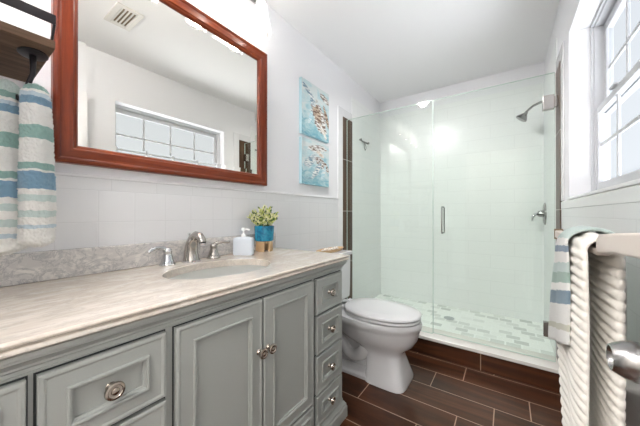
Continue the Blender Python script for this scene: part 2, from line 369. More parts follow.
# shower lining
MB().box(0, .007, YJ, YB, .12, 2.25).build('shower_tile', M['shower_yz'], wl)
MB().box(XW - .007, XW, YJ, YB, .12, 2.25).build('shower_tile', M['shower_yz'], wr)
MB().box(.007, XW - .007, YB - .007, YB, .12, 2.25).build('shower_tile', M['shower_xz'], wb)
MB().box(.0, XW, YJ, YB, -.08, .12).build('shower_floor', M['mosaic'])
fl = bpy.data.objects['shower_floor']; struct(fl, 'shower floor of small white and grey mosaic tiles', 'shower floor')
dr = MB().lathe([(.0, .0), (.045, 0), (.045, .003), (.03, .004), (0, .004)], (.82, 2.72, .12), n=24, cap=False).build('drain', M['chrome'], fl, auto=30)
# curb
cb = MB().box(0, XW, YC, YJ, 0, .120).build('trim_2', M['curb_tile']); struct(cb, 'dark wood-look tiled curb below the glass', 'shower curb')
MB().box(.0, XW, YC - .012, YJ + .005, .1202, .144).build('curb_sill', M['curb_top'], cb, bevel=.004, seg=3)['label'] = 'cream marble sill on the curb'

# window
win = MB()
def sash(mb, xs, y0, y1, z0, z1, fw, fb, ft, th, ymun, zmun, mw=.008):
    mb.box(xs, xs + th, y0, y1, z0, z0 + fb).box(xs, xs + th, y0, y1, z1 - ft, z1).box(xs, xs + th, y0, y0 + fw, z0 + fb, z1 - ft).box(xs, xs + th, y1 - fw, y1, z0 + fb, z1 - ft)
    for y in ymun: mb.box(xs + th*.3, xs + th*.7, y - mw, y + mw, z0 + fb, z1 - ft)
    for z in zmun:
        ys = [y0 + fw] + [v for v in ymun] + [y1 - fw]
        for a, b in zip(ys[:-1], ys[1:]): mb.box(xs + th*.3, xs + th*.7, a + (mw if a in ymun else 0), b - (mw if b in ymun else 0), z - mw, z + mw)
xf = 1.632
win = MB().box(xf, 1.690, WY0, WY0 + .015, WZ0, WZ1).box(xf, 1.690, WY1 - .015, WY1, WZ0, WZ1)
win.box(xf, 1.690, WY0 + .015, WY1 - .015, WZ1 - .015, WZ1).box(xf, 1.690, WY0 + .015, WY1 - .015, WZ0, WZ0 + .017)
win.box(xf - .012, xf, WY0, WY0 + .010, WZ0 + .02, WZ1 - .01).box(xf - .012, xf, WY1 - .010, WY1, WZ0 + .02, WZ1 - .01).box(xf - .012, xf, WY0, WY1, WZ1 - .010, WZ1)
wo = win.build('window_1', M['vinyl'], bevel=.002); struct(wo, 'white double-hung window with grid panes in a tiled recess', 'window')
mun = [1.147, 1.40, 1.660]
sm = MB(); sash(sm, 1.640, WY0 + .016, WY1 - .016, WZ0 + .018, 1.628, .024, .062, .030, .026, mun, [1.435]); sm.build('lower_sash', M['vinyl'], wo, bevel=.002)
sm = MB(); sash(sm, 1.668, WY0 + .016, WY1 - .016, 1.592, WZ1 - .016, .030, .034, .040, .026, mun, [1.815]); sm.build('upper_sash', M['vinyl'], wo, bevel=.002)
MB().box(1.651, 1.655, WY0 + .041, WY1 - .041, WZ0 + .081, 1.597).build('lower_pane', M['pane'], wo)
MB().box(1.679, 1.683, WY0 + .047, WY1 - .047, 1.627, WZ1 - .057).build('upper_pane', M['pane'], wo)
MB().box(XW - .010, xf - .001, WY0 - .0, WY1 + .0, WZ0 - .001, WZ0 + .012).build('window_sill', M['white_trim'], wo, bevel=.003)
for y in (1.15, 1.65): MB().box(1.628, 1.652, y - .03, y + .03, 1.6285, 1.640).build('sash_lock', M['vinyl'], wo, bevel=.003)

# open door along the right wall
dx0, dx1, dy0, dy1 = 1.452, 1.487, -.19, .665
d = MB().box(dx0, dx1, dy0, dy1, .012, 2.03).build('door_1', M['white_trim'], bevel=.002); struct(d, 'white door standing open against the right wall', 'door')
kx, ky, kz = dx0, .556, .884
kn = MB().lathe([(.0, .0), (.033, 0), (.033, -.004), (.028, -.009), (.014, -.012), (.012, -.020), (.020, -.027), (.0265, -.036), (.0275, -.046), (.0245, -.057), (.0195, -.066), (.0175, -.069), (.0155, -.069), (.0135, -.066), (.011, -.058), (0, -.056)], (kx, ky, kz), 'x', 40, cap=False)
kn.build('door_knob', M['nickel'], d, auto=40)['label'] = 'brushed nickel door knob'

# ------------------------------------------------------------------ vanity
VY0, VY1, VX = -.26, 1.245, .533
van = thing('bathroom_vanity', (.27, .49, 0), 'long grey-green painted bathroom vanity under the marble counter', 'vanity')
b = MB().box(VX - .02, VX, VY0, VY1, .10, .795).box(.013, .025, VY0, VY1, .10, .795).box(.025, VX - .02, VY0, VY0 + .018, .10, .795).box(.025, VX - .02, VY1 - .018, VY1, .10, .795).box(.025, VX - .02, VY0 + .018, VY1 - .018, .10, .118)
b.build('cabinet_body', M['grey'], van, bevel=.002)
# cornice under the top, stepped profile on front and right side
def skirt(prof, z_is_up=True):
    mb = MB(); rs = []
    for off, z in prof:
        rs.append([(.013, VY0, z), (VX + off, VY0, z), (VX + off, VY1 + off, z), (.013, VY1 + off, z)])
    mb.rings(rs); return mb
skirt([(.0, .795), (.003, .797), (.003, .804), (.007, .808), (.007, .812), (.012, .818), (.018, .824), (.018, .828), (.022, .830), (.022, .8395)]).build('cornice', M['grey'], van)
skirt([(.022, .0), (.022, .055), (.018, .062), (.018, .070), (.010, .082), (.004, .090), (.004, .0995)]).build('plinth', M['grey'], van)
def front(y0, y1, z0, z1, levels, x0=VX):
    rs = []
    for ins, dx in levels:
        rs.append([(x0 + dx, y0 + ins, z0 + ins), (x0 + dx, y1 - ins, z0 + ins), (x0 + dx, y1 - ins, z1 - ins), (x0 + dx, y0 + ins, z1 - ins)])
    return MB().rings(rs)
def knob(y, z, parent, r=.0165, x0=VX + .017, base=True):
    p = [(0, -.003), (.010, -.003), (.011, .001), (.0075, .005), (.0062, .012), (.008, .016), (r*.92, .019), (r, .023), (r*.93, .027), (r*.72, .028), (r*.66, .0265), (r*.40, .0262), (r*.36, .0285), (r*.2, .0295), (0, .030)]
    return MB().lathe(p, (x0, y, z), 'x', 24, cap=False).build('knob', M['pewter'], parent, auto=35)
def rim(a, x=0): return [(0, .0015), (0, .014), (.002, .0165), (.007, .0175), (.010, .0165), (.012, .015)]
def door_levels(w): return rim(0) + [(w, .015), (w + .0005, .0205), (w + .003, .0215), (w + .007, .0205), (w + .0075, .015), (w + .012, .013), (w + .0125, .008), (w + .016, .008)]
def gap(y0, y1, z0, z1, parent):   # dark shadow line around an inset front: recess strip
    pass
fronts = MB()
def add_front(kind, y0, y1, z0, z1, w, knobs, label=None):
    # thin dark strip in place of the gap shade behind each front
    o = front(y0, y1, z0, z1, door_levels(w)).build(kind, M['grey'], van)
    for (ky, kz, kr) in knobs: knob(ky, kz, o, kr, x0=VX + (.017 if kind == 'door' else .008))
    return o
RV = MB()
def reveal(y0, y1, z0, z1, e=.0035):
    # dark strips on the face stand in for the shaded joint round the front
    x0, x1 = VX - .001, VX + .0012
    RV.box(x0, x1, y0 - e, y0, z0 - e, z1 + e).box(x0, x1, y1, y1 + e, z0 - e, z1 + e).box(x0, x1, y0, y1, z1, z1 + e).box(x0, x1, y0, y1, z0 - e, z0)
zs4 = [(.624, .787), (.440, .614), (.256, .430), (.108, .246)]
for (y0, y1) in ((.995, 1.222), (.106, .335)):
    for (z0, z1) in zs4:
        reveal(y0, y1, z0, z1)
        add_front('drawer', y0, y1, z0, z1, .040, [((y0 + y1)/2, (z0 + z1)/2, .0185 if y0 > .5 else .0195)])
for (y0, y1, ky) in ((.360, .6625, .645), (.6695, .970, .688)):
    reveal(y0, y1, .236, .787); add_front('door', y0, y1, .236, .787, .046, [(ky, .606, .0180)])
for (y0, y1) in ((.360, .970),):
    reveal(y0, y1, .108, .226); add_front('drawer', y0, y1, .108, .226, .030, [(.665, .167, .0165)])
reveal(VY0 + .02, .092, .108, .787); add_front('door', VY0 + .02, .092, .108, .787, .030, [(-.20, .606, .0165)])
RV.build('joint_shadow_gap', M['dark'], van)
# side panel with a raised frame on the right end
rs = [[(.05 + i, VY1 + d, .12 + i), (VX - .04 - i, VY1 + d, .12 + i), (VX - .04 - i, VY1 + d, .775 - i), (.05 + i, VY1 + d, .775 - i)] for i, d in ((0, 0), (0, .004), (.05, .004), (.06, .001))]
MB().rings(rs).build('side_panel', M['grey'], van)

# counter top with elliptical sink cut-out and shaped edge
CX, CY, RX, RY = .300, .672, .158, .222
ct = MB(); X0, X1, Y0c, Y1c = .013, .568, -.27, 1.272
n = 96
def rectpt(a, ins):
    x0, x1, y0, y1 = X0, X1 - ins, Y0c, Y1c - ins
    c, s = math.cos(a), math.sin(a)
    ts = []
    if c > 1e-9: ts.append((x1 - CX)/c)
    if c < -1e-9: ts.append((x0 - CX)/c)
    if s > 1e-9: ts.append((y1 - CY)/s)
    if s < -1e-9: ts.append((y0 - CY)/s)
    t = min(ts); return (CX + c*t, CY + s*t)
angs = [2*PI*i/n for i in range(n)]
for cxx, cyy in ((X1, Y1c), (X1, Y0c), (X0, Y0c), (X0, Y1c)):   # snap samples to the true corners
    a = math.atan2(cyy - CY, cxx - CX) % (2*PI); k = min(range(n), key=lambda i: abs(angs[i] - a)); angs[k] = a
prof = [(.006, .870), (.002, .8685), (.0, .865), (.001, .861), (.005, .8585), (.0085, .858), (.0085, .8565), (.004, .854), (.002, .850), (.002, .8465), (.006, .843), (.014, .841), (.016, .840)]
rings = [[(CX + RX*math.cos(a), CY + RY*math.sin(a), .840) for a in angs], [(CX + RX*math.cos(a), CY + RY*math.sin(a), .868) for a in angs],
         [(CX + (RX + .003)*math.cos(a), CY + (RY + .003)*math.sin(a), .870) for a in angs]]
for ins, z in prof: rings.append([(*rectpt(a, ins), z) for a in angs])
rings.append(rings[0])
ct.rings(rings, cap=False)
cto = ct.build('countertop', M['marble']); tag(cto, 'cream marble countertop with veins on the grey-green vanity', 'countertop')
MB().box(.0065, .026, Y0c, 1.262, .8705, .967).build('backsplash', M['splash'], cto, bevel=.003)['label'] = 'grey veined marble backsplash'
# sink bowl
bw = MB(); rs = []
for t in [i/12 for i in range(13)]:
    k = math.cos(t*PI/2)**.55 if t < 1 else .0
    k = max(k, .10); z = .839 - .085*math.sin(t*PI/2)
    rs.append([(CX + (RX + .006)*k*math.cos(a), CY + (RY + .006)*k*math.sin(a), z) for a in [2*PI*i/48 for i in range(48)]])
ro = [[(CX + (x - CX)*1.05, CY + (y - CY)*1.05, z - .008) for x, y, z in r] for r in reversed(rs)]
bw.rings(rs + ro, cap=False); bw.add(rs[-1], [tuple(range(48))])
sk = bw.build('sink_basin', M['basin'], None, smooth=True); tag(sk, 'white oval undermount sink basin set in the counter', 'sink')
MB().lathe([(.0, 0), (.022, 0), (.024, .002), (.018, .005), (0, .006)], (CX, CY, .7545), n=24, cap=False).build('drain', M['chrome'], sk, smooth=True)

# faucet
fa = thing('faucet', (.075, .668, .870), 'chrome and nickel widespread faucet with arched spout and two levers behind the sink', 'faucet')
fx, fy = .078, .668
pts = [(fx - .006, fy, .871), (fx - .008, fy, .884), (fx - .010, fy, .915), (fx - .004, fy, .950), (fx + .010, fy, .978), (fx + .034, fy, .992), (fx + .060, fy, .990), (fx + .078, fy, .976), (fx + .084, fy, .962)]
MB().tube(pts, [.037, .034, .030, .0265, .022, .0195, .018, .017, .016], 20).build('spout', M['satin'], fa, auto=50)
MB().lathe([(.0, 0), (.041, 0), (.041, .004), (.036, .007), (0, .008)], (fx - .006, fy, .8705), n=28, cap=False).build('base_ring', M['chrome'], fa, auto=40)
MB().lathe([(.0, 0), (.013, 0), (.0145, .004), (.0145, .012), (0, .013)], (fx + .085, fy, .950), n=20, cap=False).build('aerator', M['chrome'], fa, auto=40)
MB().lathe([(.0025, 0), (.0025, .018), (.006, .020), (.006, .026), (0, .028)], (fx - .026, fy, .974), n=12, cap=False).build('lift_rod', M['chrome'], fa, auto=40)
for hy, dr_ in ((.565, -1), (.785, 1)):
    h = MB().lathe([(.0, .0005), (.033, .0005), (.033, .004), (.027, .009), (.023, .022), (.019, .040), (.016, .050), (.018, .056), (.017, .066), (.010, .073), (0, .075)], (fx - .012, hy, .870), n=28, cap=False)
    h.tube([(fx - .012, hy, .934), (fx - .009, hy + dr_*.022, .945), (fx - .002, hy + dr_*.048, .948), (fx + .004, hy + dr_*.070, .944), (fx + .006, hy + dr_*.082, .934 if dr_ < 0 else .946)], [.0125, .009, .0075, .008, .0065], 12)
    h.build('lever_handle', M['chrome'] if dr_ < 0 else M['satin'], fa, auto=45)

# soap dispenser
sx, sy = .105, .938
sd = thing('soap_dispenser', (sx, sy, .870), 'pale blue square soap dispenser with white pump beside the faucet', 'soap dispenser')
rs = []
for z, k in ((.8705, .94), (.873, 1), (.950, 1), (.956, .99), (.962, .90), (.966, .55), (.967, .3)):
    hw, hd = .052*k, .021*k; c = .006
    rs.append([Vector((sx, sy, z)) + Matrix.Rotation(math.radians(35), 3, 'Z') @ Vector((p, q_, 0)) for p, q_ in
               ((hw, -hd + c), (hw, hd - c), (hw - c, hd), (-hw + c, hd), (-hw, hd - c), (-hw, -hd + c), (-hw + c, -hd), (hw - c, -hd))])
MB().rings(rs).build('bottle', M['soap'], sd, auto=40)
MB().lathe([(.0, .0), (.013, 0), (.013, .012), (.011, .016), (.0045, .017), (.0045, .032), (.011, .034), (.011, .044), (.008, .048), (0, .049)], (sx, sy, .966), n=20, cap=False).tube([(sx, sy, 1.006), (sx + .014, sy + .012, 1.007), (sx + .026, sy + .020, 1.003)], [.005, .0045, .0035], 10).build('pump', M['soap_white'], sd, auto=40)

# plant
px, py = .083, 1.108
pl = thing('potted_plant', (px, py, .870), 'small yellow-green plant in a blue pot on a wooden stand', 'potted plant')
st = MB()
for a in range(4):
    t = a*PI/2 + .35; c, s_ = math.cos(t), math.sin(t)
    R_ = Matrix.Rotation(t, 3, 'Z'); o3 = Vector((px, py, 0))
    vs = [o3 + R_ @ Vector((x, y, z)) for z in (.8705, .990) for x, y in ((.043, -.007), (.053, -.007), (.053, .007), (.043, .007))] if False else \
         [o3 + R_ @ Vector((x, y, z)) for z in (.8705, .9295) for x, y in ((.034, -.019), (.046, -.019), (.046, .019), (.034, .019))]
    st.add(vs, [(0, 3, 2, 1), (4, 5, 6, 7), (0, 1, 5, 4), (1, 2, 6, 5), (2, 3, 7, 6), (3, 0, 4, 7)])
for t in (.35,):
    R_ = Matrix.Rotation(t, 3, 'Z'); z0, z1 = .9180, .9290
    vs = [o3 + R_ @ Vector((x, y, z)) for z in (z0, z1) for x, y in ((-.034, -.034), (.034, -.034), (.034, .034), (-.034, .034))]
    st.add(vs, [(0, 3, 2, 1), (4, 5, 6, 7), (0, 1, 5, 4), (1, 2, 6, 5), (2, 3, 7, 6), (3, 0, 4, 7)])
st.build('stand', M['pale_wood'], pl, bevel=.001)
MB().lathe([(0, .930), (.049, .930), (.054, .934), (.0565, .960), (.058, 1.018), (.055, 1.019), (.053, 1.012), (0, 1.008)], (px, py, 0), n=36, cap=False).build('pot', M['teal_pot'], pl, auto=40)
lf = MB(); lf2 = MB(); sm_ = MB()
def leaf(mb, p, d, l, w_):
    d = d.normalized(); side = d.cross(Vector((0, 0, 1))); side = side.normalized() if side.length > .01 else Vector((1, 0, 0))
    up = side.cross(d)*.004
    mb.add([p, p + d*l*.35 + side*w_ + up, p + d*l, p + d*l*.35 - side*w_ + up, p + d*l*.5 - up*1.4], [(0, 1, 4), (1, 2, 4), (2, 3, 4), (3, 0, 4)])
for i in range(84):
    a = random.random()*2*PI; tilt = random.random()**.7*.95; L = random.uniform(.070, .118)*(1.1 - .25*tilt)
    base = Vector((px + .03*math.cos(a)*random.random(), py + .03*math.sin(a)*random.random(), 1.008))
    d = Vector((math.cos(a)*math.sin(tilt), math.sin(a)*math.sin(tilt), math.cos(tilt)))
    tip = base + d*L
    if tip.x < .022: d.x *= .2; tip = base + d*L
    sm_.tube([base, base + d*L*.5 + Vector((0, 0, .006)), tip], [.0016, .0013, .0008], 5)
    for k in range(11):
        t = .3 + .7*k/10; p = base + d*L*t
        ld = Vector((random.uniform(-1, 1), random.uniform(-1, 1), random.uniform(-.1, 1))) + d*.7
        leaf(lf if random.random() < .72 else lf2, p, ld, random.uniform(.012, .021), random.uniform(.004, .007))
lf.build('foliage', M['leaf'], pl); lf2.build('foliage', M['leaf_dark'], pl)['label'] = 'deep green inner leaves'; sm_.build('stem', M['leaf_dark'], pl)

# ------------------------------------------------------------------ mirror
MY0, MY1, MZ0, MZ1, FW = .216, 1.180, 1.265, 2.090, .066
mi = thing('wall_mirror', (.0, .698, MZ0), 'large wall mirror in a reddish-brown wooden frame above the vanity', 'mirror')
prf = [(0, .001), (0, .030), (.004, .036), (.010, .038), (.016, .036), (.020, .033), (.050, .033), (.054, .029), (.060, .027), (.064, .022), (FW, .018), (FW, .001)]
def rail(pts_fn, name, m):
    rs = [pts_fn(ins, d) for ins, d in prf]
    MB().add([p for r in rs for p in r], [(2*k, 2*k + 1, (2*((k + 1) % len(rs))) + 1, 2*((k + 1) % len(rs))) for k in range(len(rs))] + [tuple(2*k for k in range(len(rs))), tuple(2*k + 1 for k in reversed(range(len(rs))))]).build(name, m, mi)
for name, fn, m in (('frame_rail', lambda i, d: [(d, MY0 + i, MZ1 - i), (d, MY1 - i, MZ1 - i)], 'mirror_wood_h'),
                    ('frame_rail', lambda i, d: [(d, MY0 + i, MZ0 + i), (d, MY1 - i, MZ0 + i)], 'mirror_wood_h'),
                    ('frame_stile', lambda i, d: [(d, MY0 + i, MZ0 + i), (d, MY0 + i, MZ1 - i)], 'mirror_wood_v'),
                    ('frame_stile', lambda i, d: [(d, MY1 - i, MZ0 + i), (d, MY1 - i, MZ1 - i)], 'mirror_wood_v')):
    rail(fn, name, M[m])
gi = FW - .002
rs = [[(d, MY0 + i, MZ0 + i), (d, MY1 - i, MZ0 + i), (d, MY1 - i, MZ1 - i), (d, MY0 + i, MZ1 - i)] for i, d in ((gi, .004), (gi, .0165), (gi + .024, .0182))]
MB().rings(rs).build('mirror_glass', M['mirror'], mi)

# ------------------------------------------------------------------ vanity light
vl = thing('vanity_light', (0, .66, 2.30), 'wall light with bell-shaped frosted glass shades above the mirror', 'wall light')
MB().box(.001, .020, .20, 1.12, 2.370, 2.425).build('back_plate', M['nickel'], vl, bevel=.005)
for ly in (1.042, .795, .545, .30):
    MB().tube([(.020, ly, 2.395), (.07, ly, 2.405), (.112, ly, 2.395), (.127, ly, 2.350)], .007, 12).build('arm', M['nickel'], vl, smooth=True)
    MB().lathe([(0, .05), (.020, .05), (.026, .042), (.030, .012), (.028, 0), (.0, 0)], (.128, ly, 2.305), n=24, cap=False).build('socket_cup', M['black_metal'], vl, auto=40)
    o_ = [(.027, 2.310), (.029, 2.27), (.034, 2.22), (.041, 2.19), (.049, 2.155), (.054, 2.13), (.0545, 2.118), (.050, 2.106), (.043, 2.101)]
    prof = o_ + [(r - .002, z + .001) for r, z in reversed(o_[:-1])]
    sh = MB().lathe([(r, z) for r, z in prof] + [o_[0]], (.128, ly, 0), n=32, cap=False).build('lamp_shade', M['shade'], vl, smooth=True)
    MB().lathe([(0, 2.255), (.012, 2.25), (.014, 2.235), (.020, 2.21), (.025, 2.185), (.024, 2.168), (.016, 2.152), (0, 2.146)], (.128, ly, 0), n=20, cap=False).build('light_bulb', M['bulb'], sh, smooth=True)
    point('bulb_light', (.128, ly, 2.125), .28, .022, (1, .92, .84))

# ceiling fixtures: two added fill lights, and the vent
cl = thing('added_ceiling_globe', (.42, -.10, H), 'added fill light in a round white globe near the doorway, out of view', 'ceiling light')
MB().lathe([(0, -.001), (.12, -.001), (.12, -.018), (.10, -.024), (0, -.024)], (.42, -.10, H), n=40, cap=False).build('rim', M['white_trim'], cl, auto=40)
MB().lathe([(.09, -.0245), (.118, -.07), (.125, -.12), (.118, -.19), (.08, -.25), (.04, -.272), (0, -.276)], (.42, -.10, H), n=40, cap=False).build('globe', M['shade'], cl, smooth=True)
rl = thing('added_recessed_light', (.44, 1.21, H), 'added small round fill light in the ceiling over the vanity end, out of view', 'ceiling light')
MB().lathe([(.082, -.001), (.098, -.001), (.098, -.005), (.082, -.008)], (.44, 1.21, H), n=32, cap=False).build('trim_ring', M['white_trim'], rl, auto=40)
MB().lathe([(0, -.001), (.081, -.001), (.081, -.004), (0, -.004)], (.44, 1.21, H), n=32, cap=False).build('diffuser', M['added_disc'], rl, auto=40)
ve = thing('ceiling_vent', (.92, .72, H), 'small white slatted exhaust vent in the ceiling seen in the mirror', 'vent')
w = MB().box(.795, 1.05, .648, .680, H - .010, H - .001).box(.795, 1.05, .775, .802, H - .010, H - .001).box(.795, .825, .680, .775, H - .010, H - .001).box(1.015, 1.05, .680, .775, H - .010, H - .001)
w.build('frame', M['vent'], ve, bevel=.002)
MB().box(.825, 1.015, .680, .775, H - .003, H - .001).build('backing', M['vent_slat'], ve)
for k in range(5): MB().box(.825, 1.015, .682 + k*.021, .690 + k*.021, H - .009, H - .0035).build('slat', M['vent'], ve)

# ------------------------------------------------------------------ pictures
def canvas(name, z0, z1, m, label):
    o = MB().box(.001, .026, 1.531, 1.895, z0, z1).build(name, [M['art_side'], m])
    o.data.polygons[3].material_index = 1
    for p in o.data.polygons:
        if p.normal.x > .9: p.material_index = 1
        else: p.material_index = 0
    return tag(o, label, 'picture')
canvas('canvas_painting', 1.690, 2.100, M['art_turtle'], 'turquoise canvas painting with brown and white brush strokes, upper of the two')
canvas('canvas_painting', 1.315, 1.660, M['art_birds'], 'pale turquoise canvas painting with white and brown strokes, lower of the two')

# ------------------------------------------------------------------ toilet
TY = 1.735
to = thing('toilet', (.38, TY, 0), 'white porcelain toilet between the vanity and the shower', 'toilet')
def oval(cx, hx, hy, z, n=40, nose=1.0, back=1.0, sq=2.0):
    pts_ = []
    for i in range(n):
        a = 2*PI*i/n; c, s_ = math.cos(a), math.sin(a)
        e = 2/sq; xx = math.copysign(abs(c)**e, c); yy = math.copysign(abs(s_)**e, s_)
        pts_.append((cx + hx*xx*(nose if c > 0 else back), TY + hy*yy, z))
    return pts_
bowl = [oval(.60, .118, .148, .0, sq=5, nose=1.27, back=1.0), oval(.60, .118, .146, .015, sq=5, nose=1.27, back=1.0), oval(.595, .112, .128, .07, sq=4.5, nose=1.22, back=1.0),
        oval(.59, .110, .112, .13, sq=4, nose=1.13, back=1.05), oval(.585, .112, .106, .17, sq=3.2, nose=1.08, back=1.15), oval(.57, .13, .112, .205, sq=2.6, nose=1.12, back=1.4), oval(.53, .215, .145, .245, sq=2.3, nose=1.13, back=1.2),
        oval(.50, .262, .170, .285, sq=2.2, nose=1.13, back=1.12), oval(.49, .288, .186, .335, sq=2.15, nose=1.11, back=1.1), oval(.49, .292, .189, .352, sq=2.1, nose=1.11, back=1.1), oval(.49, .300, .194, .358, sq=2.1, nose=1.1, back=1.1),
        oval(.49, .303, .196, .385, sq=2.1, nose=1.1, back=1.1), oval(.49, .298, .192, .402, sq=2.1, nose=1.1, back=1.1), oval(.49, .275, .172, .405, sq=2.1, nose=1.1, back=1.1)]
MB().rings(bowl).build('bowl', M['ceramic'], to, auto=50)
# rear foot, web and the exposed trapway on each side
def rrect(x0, x1, hy, z, c=.02): return [(x0, TY - hy + c, z), (x0 + c, TY - hy, z), (x1 - c, TY - hy, z), (x1, TY - hy + c, z), (x1, TY + hy - c, z), (x1 - c, TY + hy, z), (x0 + c, TY + hy, z), (x0, TY + hy - c, z)]
MB().rings([rrect(.20, .56, .135, 0), rrect(.20, .56, .135, .022), rrect(.21, .56, .115, .032), rrect(.21, .56, .060, .045)]).build('foot', M['ceramic'], to, bevel=.004)
MB().rings([rrect(.16, .56, .055, .04), rrect(.14, .56, .060, .20), rrect(.06, .50, .09, .30), rrect(.05, .45, .13, .36)]).build('web', M['ceramic'], to, bevel=.01, seg=3)
for sgn in (-1, 1):
    yy = TY + sgn*.058
    MB().tube([(.52, yy, .215), (.44, yy + sgn*.004, .125), (.375, yy + sgn*.006, .095), (.315, yy + sgn*.004, .135), (.27, yy, .205), (.235, yy - sgn*.006, .235), (.20, yy - sgn*.012, .19), (.185, yy - sgn*.015, .09), (.185, yy - sgn*.015, .03)],
              [.05, .048, .045, .043, .042, .042, .042, .042, .04], 16).build('trapway', M['ceramic'], to, smooth=True, sub=1)
seat = [oval(.535, .236, .174, .4075, back=.95, sq=2.25, nose=1.13), oval(.535, .248, .186, .4115, back=.95, sq=2.25, nose=1.13), oval(.535, .248, .186, .4195, back=.95, sq=2.25, nose=1.13), oval(.535, .243, .181, .4235, back=.95, sq=2.25, nose=1.13)]
MB().rings(seat).build('seat', M['plastic'], to, auto=60)
lid = [oval(.535, .232, .171, .4300, back=.95, sq=2.25, nose=1.13), oval(.535, .250, .188, .4340, back=.95, sq=2.25, nose=1.13), oval(.535, .249, .187, .443, back=.95, sq=2.25, nose=1.13), oval(.535, .238, .176, .449, back=.95, sq=2.25, nose=1.13), oval(.535, .16, .11, .452, back=.95, sq=2.25, nose=1.13)]
MB().rings(lid).build('lid', M['plastic'], to, auto=60)
for yy in (TY - .09, TY + .05): MB().box(.262, .305, yy, yy + .04, .406, .440).build('hinge', M['plastic'], to, bevel=.008)
MB().box(.016, .30, TY - .16, TY + .16, .30, .405).build('tank_deck', M['ceramic'], to, bevel=.02, seg=4)
rs = []
for z, k in ((.406, .90), (.42, .95), (.50, .98), (.753, 1.0)):
    rs.append([(.016, TY - .215*k, z), (.18 + .02*k, TY - .215*k, z), (.18 + .02*k, TY + .23*k, z), (.016, TY + .23*k, z)])
MB().rings(rs).build('tank', M['ceramic'], to, bevel=.02, seg=4, smooth=False)
MB().box(.012, .212, TY - .226, TY + .238, .754, .785).build('tank_lid', M['ceramic'], to, bevel=.008, seg=3)
MB().lathe([(0, 0), (.014, 0), (.014, .008), (0, .009)], (.2, TY - .15, .685), 'x', 16, cap=False).tube([(.214, TY - .15, .685), (.216, TY - .12, .682), (.216, TY - .085, .675)], [.006, .005, .006], 8).build('flush_lever', M['chrome'], to, auto=40)

# tray with shells on the tank
tr = thing('shell_tray', (.11, 1.80, .785), 'narrow light wooden tray of shells on the toilet tank', 'tray')
rs = []
for hx, hy, z in ((.035, .150, .7855), (.047, .165, .790), (.058, .185, .810), (.054, .179, .811), (.042, .158, .796), (.02, .12, .795)):
    rs.append([(.105 + hx*math.cos(a), 1.80 + hy*math.sin(a), z) for a in [2*PI*i/32 for i in range(32)]])
MB().rings(rs).build('tray', M['pale_wood'], tr, auto=40)
for i in range(13):
    sx_, sy_, r_ = .105 + random.uniform(-.012, .012), 1.80 + (-.12 + i*.017), random.uniform(.013, .018)
    s = MB().lathe([(0, -r_*.6), (r_*.7, -r_*.5), (r_, -r_*.1), (r_*.8, r_*.35), (r_*.35, r_*.75), (0, r_*1.0)], (sx_, sy_, min(.7965, .7965) + r_*.62), n=12, cap=False, sy=1.15)
    o = s.build('seashell', M['shell'], None, smooth=True)
    tag(o, 'small white and tan shell in the wooden tray on the tank', 'shell', 'shells in the tray on the toilet tank')

# ------------------------------------------------------------------ shower glass and fittings
YG0, YG1 = 2.232, 2.242
def pane(name, x0, x1, z0, z1, label):
    o = thing(name, ((x0 + x1)/2, YG0, z0), label, 'glass panel' if 'panel' in name else 'shower door')
    MB().box(x0, x1, YG0, YG1, z0, z1).build('glass', M['shower_glass'], o)
    e = .0015
    for s_, bb in (('e', (x0 - e, x0 - .0001, YG0, YG1, z0, z1)), ('e', (x1 + .0001, x1 + e, YG0, YG1, z0, z1)), ('e', (x0, x1, YG0, YG1, z1 + .0001, z1 + e)), ('e', (x0, x1, YG0, YG1, z0 - e, z0 - .0001))):
        MB().box(*bb).build('glass_edge', M['glass_edge'], o)
    return o
gp = pane('glass_panel', .0125, .781, .1465, 1.985, 'fixed clear shower glass panel, left of the hinged door')
gd = pane('shower_door', .787, 1.510, .156, 1.985, 'hinged clear glass shower door with chrome handle')
hd = MB().tube([(.857, YG0 - .002, 1.142), (.857, 2.198, 1.142), (.857, 2.190, 1.134), (.857, 2.190, .950), (.857, 2.198, .942), (.857, YG0 - .002, .942)], .0055, 12); hd.build('handle', M['nickel'], gd, smooth=True)
hd = MB().tube([(.857, YG1 + .002, 1.142), (.857, 2.276, 1.142), (.857, 2.284, 1.134), (.857, 2.284, .950), (.857, 2.276, .942), (.857, YG1 + .002, .942)], .0055, 12); hd.build('handle', M['nickel'], gd, smooth=True)
for hz in (1.80, .352):
    MB().box(1.452, 1.508, YG0 - .014, YG1 + .014, hz - .045, hz + .045).box(1.4905, 1.526, YG0 - .009, YG1 + .009, hz - .034, hz + .034).build('hinge', M['satin'], gd, bevel=.002)['label'] = 'nickel hinge plate'
# shower head
SY = 2.83
sh = thing('shower_fixture', (XW - .007, SY, 2.0), 'chrome shower head on a bent arm high on the right shower wall', 'shower head')
MB().lathe([(0, 0), (.030, 0), (.028, -.006), (.012, -.011), (0, -.012)], (XW - .0075, SY, 2.01), 'x', 24, cap=False).build('flange', M['nickel'], sh, auto=40)
MB().tube([(XW - .012, SY, 2.01), (1.49, SY, 2.005), (1.44, SY, 1.985), (1.405, SY, 1.955), (1.392, SY, 1.94)], .009, 12).build('arm', M['nickel'], sh, smooth=True)
hd = MB().lathe([(0, .035), (.012, .035), (.014, .02), (.022, .012), (.042, -.018), (.044, -.028), (.040, -.032), (0, -.033)], (0, 0, 0), n=28, cap=False)
hd.v = [tuple(Vector((1.378, SY, 1.915)) + Matrix.Rotation(math.radians(38), 3, 'Y') @ Vector(v)) for v in hd.v]
hd.build('head', M['nickel'], sh, auto=40)
